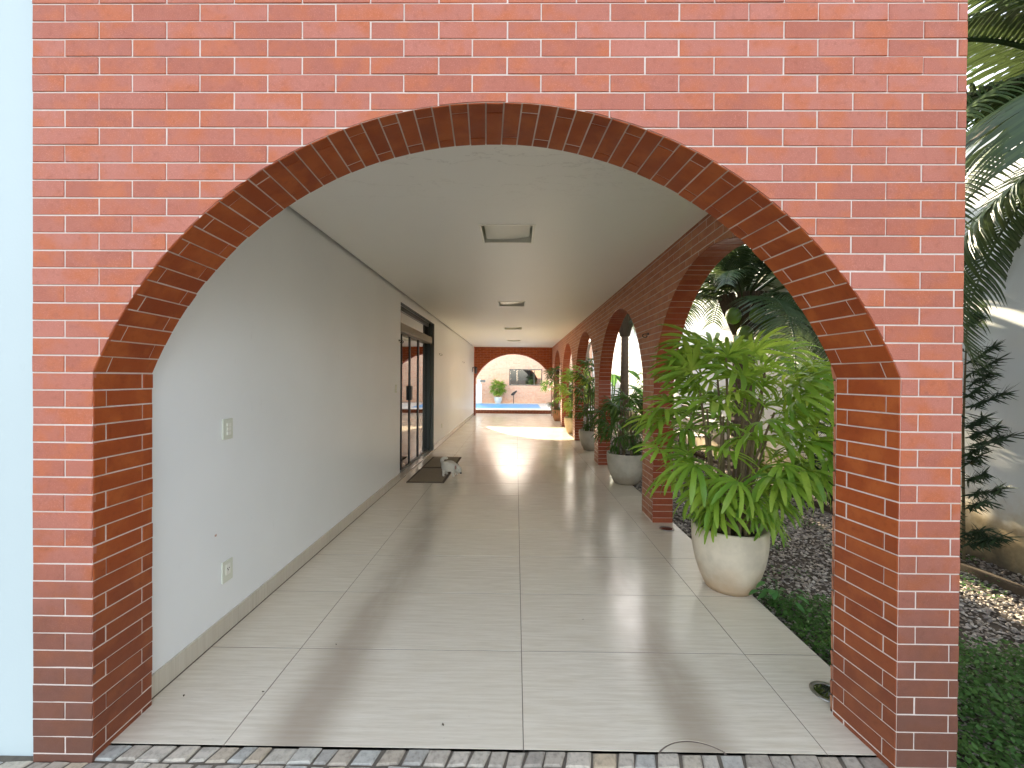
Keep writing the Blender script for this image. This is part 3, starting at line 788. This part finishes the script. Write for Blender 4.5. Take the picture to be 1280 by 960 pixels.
# ------------------------------------------------------------------ coconut palms
def frond_mesh(seed, L, nleaf, ll, lw, sag, mat, hang=.8):
    r = random.Random(seed); g = G(); P = []
    n = 14
    for k in range(n+1):
        q = k/n; P.append(Vector((0, L*q*(1-.18*q*sag), L*(.55*q-.62*sag*q*q))))
    g.tube(P, [.022*(1-.85*k/n)+.003 for k in range(n+1)], 6)
    for i in range(nleaf):
        q = .16+.84*(i+.5)/nleaf; f_ = q*n; k = min(n-1, int(f_)); p = P[k].lerp(P[k+1], f_-k); tg = (P[k+1]-P[k]).normalized()
        for s_ in (-1, 1):
            l = ll*(.5+.5*sin(min(1, q*1.15)*pi)**.6)*r.uniform(.85, 1.1); d_ = (Vector((s_, 0, 0))*.85+tg*.55+Vector((0, 0, .12))).normalized()
            pts = []; m = 5; c_ = p.copy(); dd = d_.copy()
            for t_ in range(m+1):
                pts.append(c_.copy()); dd = (dd+Vector((0, 0, -1))*hang*.16*(1+t_*.25)*r.uniform(.7, 1.3)).normalized(); c_ = c_+dd*l/m
            vs = []
            for t_, c2 in enumerate(pts):
                w2 = lw*.5*(1-(t_/m)**2.2*.92)*(.55 if t_ == 0 else 1); sd = tg*w2
                vs += [c2-sd, c2+Vector((0, 0, w2*.5)), c2+sd]
            fs = []
            for t_ in range(m): b = t_*3; fs += [(b, b+1, b+4, b+3), (b+1, b+2, b+5, b+4)]
            g.add(vs, fs)
    me = bpy.data.meshes.new('frond'); me.from_pydata(g.v, [], g.f); me.update(); me.materials.append(mat); return me
FR = [frond_mesh(s, L, 46, .62, .042, sg, M_FROND, hg) for s, L, sg, hg in ((31, 2.7, 1.0, .8), (32, 2.4, 1.35, 1.1), (33, 2.9, .7, .6))]
def palm(label, x, y, h, r0_, nf, seed, coco=0, name='coconut_palm', zrot=None, sc=1.0, lean=(0, 0), base=16, extra=()):
    r = random.Random(seed); t = tag(empty(name, (x, y, -.05)), label, 'palm tree'); n = 26
    pts = []; rad = []
    for k in range(n*2+1):
        q = k/(n*2); pts.append((lean[0]*q*q, lean[1]*q*q, q*h)); rad.append(r0_*(1.25-.35*q)*(1.0 if k % 2 else 1.07)*(1+.5*max(0, .08-q)/.08))
    mobj('trunk', G().tube(pts, rad, 14).out(), M_TRUNK, t)
    g = G()
    for i in range(base):
        a = 2.4*i; g.tube([(lean[0]+cos(a)*r0_*.7, lean[1]+sin(a)*r0_*.7, h-.25), (lean[0]+cos(a)*r0_*1.6, lean[1]+sin(a)*r0_*1.6, h+.05), (lean[0]+cos(a)*r0_*2.4, lean[1]+sin(a)*r0_*2.4, h+.3)], [.05, .045, .02], 6)
    mobj('leaf_base', g.out(), M_FIBRE, t)
    for i in range(nf):
        a = 2.39996*i+r.uniform(-.2, .2) if zrot is None else zrot[i % len(zrot)]; v = i/nf
        o = bpy.data.objects.new('frond', FR[i % 3]); link(o, t); o.location = (lean[0], lean[1], h+.12+.15*(1-v))
        o.rotation_euler = Euler((.75-1.5*v+r.uniform(-.1, .1), r.uniform(-.2, .2), a), 'XYZ'); s = sc*r.uniform(.85, 1.1)
        if base > 16: o.rotation_euler.x += .12
        if -sin(a) < -.25 and name != 'overhanging_palm': s *= .60; o.rotation_euler.x += .45*(v > .3)
        o.scale = (s, s, s)
    for a, tilt, rll, s in extra:
        o = bpy.data.objects.new('frond', FR[0]); link(o, t); o.location = (0, 0, h+.12); o.rotation_euler = Euler((tilt, rll, a), 'XYZ'); o.scale = (s, s, s)
    for i in range(coco):
        a = -pi/2-.9+i*.52; rr = r0_+.12+.05*(i % 2); o = mobj('coconut', G().ball((0, 0, 0), .105, 12, 9, (1, 1, 1.15)).out(), M_COCO, t, True)
        o.location = (lean[0]+cos(a)*rr*1.15, lean[1]+sin(a)*rr, h-.02-.17*(i % 3 == 1)-.1*(i % 2))
    return t
palm('coconut palm with green nuts against the garden wall, seen through the first arch', 3.30, 6.1, 2.45, .14, 34, 41, 8, base=40)
palm('slim ringed palm trunk standing in the garden beyond the second arch', 2.46, 9.5, 2.75, .085, 13, 42, 0, 'garden_palm', None, .42)
palm('large palm whose fronds hang over the garden wall at the upper right', 3.62, 2.45, 2.95, .15, 17, 43, 0, 'overhanging_palm', None, .8, extra=((radians(92), -.40, .1, .64), (radians(98), -.12, .05, .66), (radians(85), -.02, 0, .62), (radians(96), .12, .1, .8), (radians(106), .35, 0, .8)))

# ------------------------------------------------------------------ needle shrubs on the garden wall
def yew(label, x, y, h, seed):
    r = random.Random(seed); t = tag(empty('needle_shrub', (x, y, -.05)), label, 'shrub')
    g = G(); g.tube([(0, 0, 0), (.03, .05, h*.5), (.0, 0, h)], [.012, .010, .004], 6); mobj('stem', g.out(), M_CANE, t)
    for i in range(32):
        z = h*(.05+.95*(i/32)**1.7); a = r.choice((pi/2, -pi/2))+r.uniform(-.6, .6); a = a if cos(a) < .3 else a+pi
        L = r.uniform(.16, .42)*(1.2-.5*z/h)*(1.15 if z < h*.5 else .9); s = G(); p0 = Vector((0, 0, z)); d_ = Vector((cos(a)*.6-.15, sin(a), .25)).normalized(); pts = [p0+d_*L*q+Vector((0, 0, .06*q*q)) for q in (0, .5, 1)]
        s.tube(pts, [.006, .005, .002], 5)
        for k in range(95):
            q = r.random(); c_ = pts[0].lerp(pts[2], .1+.95*q); dd = (d_*.7+Vector((r.uniform(-1, 1), r.uniform(-1, 1), r.uniform(-1, 1)))).normalized(); l = r.uniform(.06, .12); sd = dd.orthogonal().normalized()*.006
            s.add([c_-sd, c_+sd, c_+dd*l*.6+sd*.8, c_+dd*l, c_+dd*l*.6-sd*.8], [(0, 1, 2, 3, 4)])
        mobj('branch', s.out(), M_YEW, t)
yew('dark spiky shrub on the garden wall right of the front arch wall', 3.80, 3.56, 2.2, 51); yew('dark spiky shrub on the garden wall seen at the right edge inside the arch', 3.72, 4.95, 1.6, 52)

# ------------------------------------------------------------------ garden wall, kerb, bench
gw = tag(empty('garden_wall', (4.0, 8, 0)), 'tall rough plaster garden wall with stained base along the right', 'wall')
box('plaster', (0, -14, -.08), (.18, 14.3, 3.58), M_GARD, gw)
box('coping', (-.05, -14.02, 3.58), (.23, 14.32, 3.66), simple('dark_coping', (.07, .06, .05), .9), gw)
kb = tag(empty('kerb', (3.62, 5, 0)), 'row of low dark stone kerbs along the foot of the garden wall', 'kerb')
k_ = None
for i in range(26): mobj('kerb_stone', G().box((-.035, -4+i*.6, -.05), (.035, -4+i*.6+.59, .015+rnd.uniform(-.006, .006)), .006).out(), M_FIBRE, kb)
bn = tag(empty('garden_bench', (3.55, 8.8, -.05)), 'dark slatted bench by the garden wall behind the big lady palm', 'bench')
for k in range(4): mobj('back_slat', G().box((.18+.02*k, -.8, .50+.13*k), (.21+.02*k, .8, .57+.13*k), .004).out(), M_WOOD, bn)
for k in range(5): mobj('seat_slat', G().box((-.24+.085*k, -.8, .42), (-.17+.085*k, .8, .45), .004).out(), M_WOOD, bn)
for y_ in (-.72, .72):
    mobj('leg', G().box((-.24, y_-.03, 0), (-.18, y_+.03, .42), .003).out(), M_WOOD, bn); mobj('leg', G().box((.15, y_-.03, 0), (.21, y_+.03, .419), .003).out(), M_WOOD, bn)
    mobj('armrest', G().box((-.26, y_-.035, .62), (.20, y_+.035, .66), .006).box((-.24, y_-.025, .451), (-.19, y_+.025, .619)).out(), M_WOOD, bn)

# gravel, ground cover
def gravel():
    r = random.Random(61); V = []; F = []
    def add(x, y, s):
        b = len(V); z = -.046+s*.35; t = r.uniform(0, pi); c_, s_ = cos(t), sin(t); e = s*r.uniform(.5, .9); hh = s*r.uniform(.35, .6)
        for px, py, pz in ((1, 0, 0), (0, 1, 0), (-1, 0, 0), (0, -1, 0)): 
            qx, qy = px*s+r.uniform(-.25, .25)*s, py*e+r.uniform(-.25, .25)*s; V.append((x+qx*c_-qy*s_, y+qx*s_+qy*c_, z+r.uniform(-.2, .2)*s))
        V.append((x+r.uniform(-.3, .3)*s, y+r.uniform(-.3, .3)*s, z+hh)); V.append((x, y, z-hh))
        for i in range(4): j_ = (i+1) % 4; F.append((b+i, b+j_, b+4)); F.append((b+j_, b+i, b+5))
    for i in range(26000): 
        y = 1.2+6.3*r.random()**1.25; add(r.uniform(1.65, 3.98), y, r.uniform(.008, .019)*(1+.35*(y > 4)))
    for i in range(7000): add(r.uniform(1.65, 3.98), r.uniform(7.3, 17.3), r.uniform(.018, .032))
    tag(mobj('gravel', (V, F), M_GRAV), 'grey-brown garden gravel between the arcade and the garden wall', 'gravel', kind='stuff')
gravel()
def cover():
    r = random.Random(62); g = G()
    import mathutils.noise as mn
    cnt = 0
    while cnt < 30000:
        x = r.uniform(1.66, 3.9); y = r.uniform(1.15, 5.2)
        lim = 2.55+.35*mn.noise(Vector((x*1.7, y*1.7, 3)))+(.35 if x < 2.3 else 0)-.12*(x-1.7)
        dns = 1 if y < lim else (.10 if mn.noise(Vector((x*2.2, y*2.2, 9))) > .12 else 0)
        if r.random() > dns: continue
        cnt += 1; h = r.uniform(.0, .085)*(1 if y < lim else .6); a = r.uniform(0, 2*pi); l = r.uniform(.012, .030); w_ = l*r.uniform(.25, .5); c_ = Vector((x, y, -.045+h)); d_ = Vector((cos(a), sin(a), r.uniform(-.2, .9))).normalized(); s_ = d_.cross(Vector((0, 0, 1))).normalized()*w_
        g.add([c_, c_+d_*l*.5+s_, c_+d_*l, c_+d_*l*.5-s_], [(0, 1, 2, 3)])
    tag(mobj('ground_cover', g.out(), M_COVER), 'low green ground cover creeping over the gravel at the near right', 'ground cover', kind='stuff')
cover()
def small_plant(label, x, y, seed, n, h, L, W, mat, name='small_plant', z0=-.05, spread=.6):
    r = random.Random(seed); t = tag(empty(name, (x, y, z0)), label, 'plant')
    for i in range(n):
        a = r.uniform(0, 2*pi); rr = r.uniform(.1, 1)*spread*h; top = Vector((cos(a)*rr, sin(a)*rr, h*r.uniform(.35, 1))); g = G()
        g.tube([(0, 0, 0), top*.55+Vector((0, 0, .1*h)), top], [L*.03, L*.025, L*.015], 5)
        d_ = Vector((cos(a), sin(a), r.uniform(-.5, .3))).normalized(); s_ = d_.cross(Vector((0, 0, 1))).normalized(); vs = []; m = 6
        for k in range(m+1):
            q = k/m; ww = W*.5*sin(pi*min(1, q*.9+.1))**.8 if k < m else .001; c_ = top+d_*L*q+Vector((0, 0, -.35*L*q*q)); vs += [c_-s_*ww+Vector((0, 0, ww*.3)), c_, c_+s_*ww+Vector((0, 0, ww*.3))]
        fs = []
        for k in range(m): b = k*3; fs += [(b, b+1, b+4, b+3), (b+1, b+2, b+5, b+4)]
        g.add(vs, fs); mobj('leaf', g.out(), mat, t, True)
    return t
small_plant('leafy seedling growing at the foot of the large cream pot', 1.74, 2.78, 71, 22, .20, .065, .04, M_BROAD)
small_plant('broad-leaved plant at the lower right edge, one leaf reaching in', 2.28, 1.20, 72, 7, .42, .30, .2, M_BROAD, 'broad_leaf_plant', -.05, .45)
small_plant('bright broad-leaved plant behind the second pier in the sun', 2.75, 12.0, 73, 18, 1.9, .7, .26, M_BROAD, 'banana_plant', -.05, .3)
small_plant('broad-leaved plant beside the slim palm trunk', 2.05, 9.3, 74, 9, 1.25, .4, .16, M_BROAD, 'banana_plant', -.05, .3)
small_plant('bushy green plant at the far end of the garden', 2.3, 15.5, 75, 30, 2.0, .5, .12, M_TREE, 'bush', -.05, .35)
small_plant('thin climbing plant on the sunlit garden wall', 3.85, 12.6, 76, 60, 1.9, .12, .06, M_TREE, 'climbing_plant', -.05, .12)
# trees beyond the garden wall
def tree(label, x, y, h, R, n, seed):
    r = random.Random(seed); t = tag(empty('leafy_tree', (x, y, -.07)), label, 'tree'); tr = G()
    tr.tube([(0, 0, 0), (.1, .05, h*.35), (.0, .1, h*.7)], [.16, .13, .07], 10)
    for i in range(7): a = i*.9; tr.tube([(.05, .05, h*(.35+.04*i)), (cos(a)*R*.4, sin(a)*R*.4, h*.6), (cos(a)*R*.75, sin(a)*R*.75, h*.8)], [.05, .035, .012], 6)
    mobj('trunk', tr.out(), M_TRUNK, t); g = G(); cl = [(Vector((r.gauss(0, .45)*R, r.gauss(0, .45)*R, h*.72+r.gauss(0, .22)*R)), r.uniform(.25, .5)*R) for _ in range(26)]
    for i in range(n):
        c0, rr = r.choice(cl); v = Vector((r.gauss(0, 1), r.gauss(0, 1), r.gauss(0, .8))).normalized()*rr*r.random()**.4; c_ = c0+v
        d_ = Vector((r.uniform(-1, 1), r.uniform(-1, 1), r.uniform(-1, .6))).normalized(); s_ = d_.orthogonal().normalized()*.035; l = r.uniform(.08, .14)
        g.add([c_, c_+d_*l*.5+s_, c_+d_*l, c_+d_*l*.5-s_], [(0, 1, 2, 3)])
    mobj('crown', g.out(), M_TREE, t)
tree('loose leafy tree behind the garden wall at the upper right', 7.2, 4.6, 6.0, 1.9, 9000, 81)
tree('leafy tree behind the garden wall farther along', 6.6, 11.5, 6.2, 2.0, 9000, 82)
tree('slender leafy tree added at the far end of the garden strip, behind the arcade, to shade the garden wall', 2.75, 16.9, 6.5, 1.25, 9000, 83)  # added tree: its crown, out of view, dapples the garden wall with shade

# ------------------------------------------------------------------ pool and back wall
tag(box('terrace', (-9, 17.384, -.06), (6, 17.46, -.006), M_COPING), kind='structure')
pk = tag(empty('pool_kerb', (0, 17.5, 0)), 'low dark red brick kerb in front of the pool', 'kerb')
g = G(); x = -5.0
while x < 3.5: g.slab([(x+.003, 0, .003), (x+.257, 0, .003), (x+.257, 0, .065), (x+.003, 0, .065)], (0, -1, 0), .012, .001).slab([(x+.133, 0, .071), (x+.387, 0, .071), (x+.387, 0, .133), (x+.133, 0, .133)], (0, -1, 0), .012, .001); x += .26
tag(mobj('brickwork', g.out(), M_REV, pk), kind='stuff')
box('core', (-5, .004, -.05), (3.6, .2, .135), M_MORTD, pk)
PX = 1.12
dk = tag(empty('pool_deck', (0, 17.5, 0)), 'white stone deck round the pool', 'pool deck')
dg = G().box((-5, -.02, .136), (3.6, .70, .165)).box((PX, .7001, .0), (3.6, 4.3, .164)).box((-5, 4.1, 0), (PX-.001, 4.6, .165))
mobj('coping', dg.out(), M_COPING, dk)
tag(box('pool_water', (-5, 18.201, .02), (PX-.001, 21.599, .145), M_WATER), kind='structure')
pw = tag(empty('pool_wall', (0, 22.05, 0)), 'pale brick wall behind the pool with a wide window', 'wall')
wx0, wx1, wz0, wz1 = -.36, 1.38, 1.10, 1.96
mg = G().box((-6, .004, 0), (wx0, .2, 3.45)).box((wx1, .004, 0), (4.2, .2, 3.45)).box((wx0, .004, 0), (wx1, .2, wz0)).box((wx0, .004, wz1), (wx1, .2, 3.45))
mobj('mortar', mg.out(), M_MORT, pw); g = G()
for k in range(49):
    z = .17+k*ROW; x = -6-(BL/2 if k % 2 else 0)
    while x < 4.2:
        a, b = x+.004, x+BL-.004; x += BL; c0 = z+ROW/2
        if wz0-.03 < c0 < wz1+.03:
            if a < wx1 and b > wx0:
                if a < wx0-.03: b = wx0-.002
                elif b > wx1+.03: a = wx1+.002
                else: continue
        if a > 4.15 or b < -6: continue
        g.slab([(a+.002, 0, z+.006), (b-.002, 0, z+.006), (b-.002, 0, z+ROW-.006), (a+.002, 0, z+ROW-.006)], (0, -1, 0), .012, .0016)
tag(mobj('brickwork', g.out(), M_POOLBR, pw), kind='stuff')
wf = mobj('window', G().box((wx0, .02, wz0), (wx1, .08, wz0+.05)).box((wx0, .02, wz1-.05), (wx1, .08, wz1)).box((wx0, .02, wz0+.0501), (wx0+.05, .08, wz1-.0501)).box((wx1-.05, .02, wz0+.0501), (wx1, .08, wz1-.0501)).box((.03, .02, wz0+.0501), (.08, .08, wz1-.0501)).box((.93, .02, wz0+.0501), (.98, .08, wz1-.0501)).out(), M_BRONZE, pw)
for a, b in ((wx0+.051, .029), (.081, .929), (.981, wx1-.051)): mobj('pane', G().box((a, .045, wz0+.051), (b, .055, wz1-.051)).out(), M_GLASS, wf)
pot((-.93, 21.75, .165), .21, .33, M_COPING, 'white pot standing behind the pool'); lady_palm('yellow-green plant in the white pot behind the pool', (-.93, 21.75), .46, .30, .6, 1.25, 60, 6, FA, 91, 1.0, 0, 0, 'pool_plant')
sp = tag(empty('garden_spotlight', (-.12, 21.7, .165)), 'black spotlight on a thin post behind the pool', 'spotlight')
mobj('post', G().tube([(0, 0, 0), (0, 0, .5)], .018, 8).out(), M_BLACK, sp); mobj('head', G().tube([(-.12, 0, .44), (.0, 0, .52), (.16, 0, .66)], [.05, .075, .03], 10).out(), M_BLACK, sp)
sh = tag(empty('pool_shower', (-1.78, 21.5, .165)), 'white shower column with a grey head behind the pool at the left', 'shower')
mobj('column', G().box((-.30, -.1, 0), (.02, .1, 1.0), .01).box((-.2, -.05, 1.0), (-.05, .05, 1.25), .01).out(), M_WHITE, sh); mobj('head', G().box((-.06, -.08, 1.10), (.2, .08, 1.22), .02).out(), M_FRAMEG, sh)
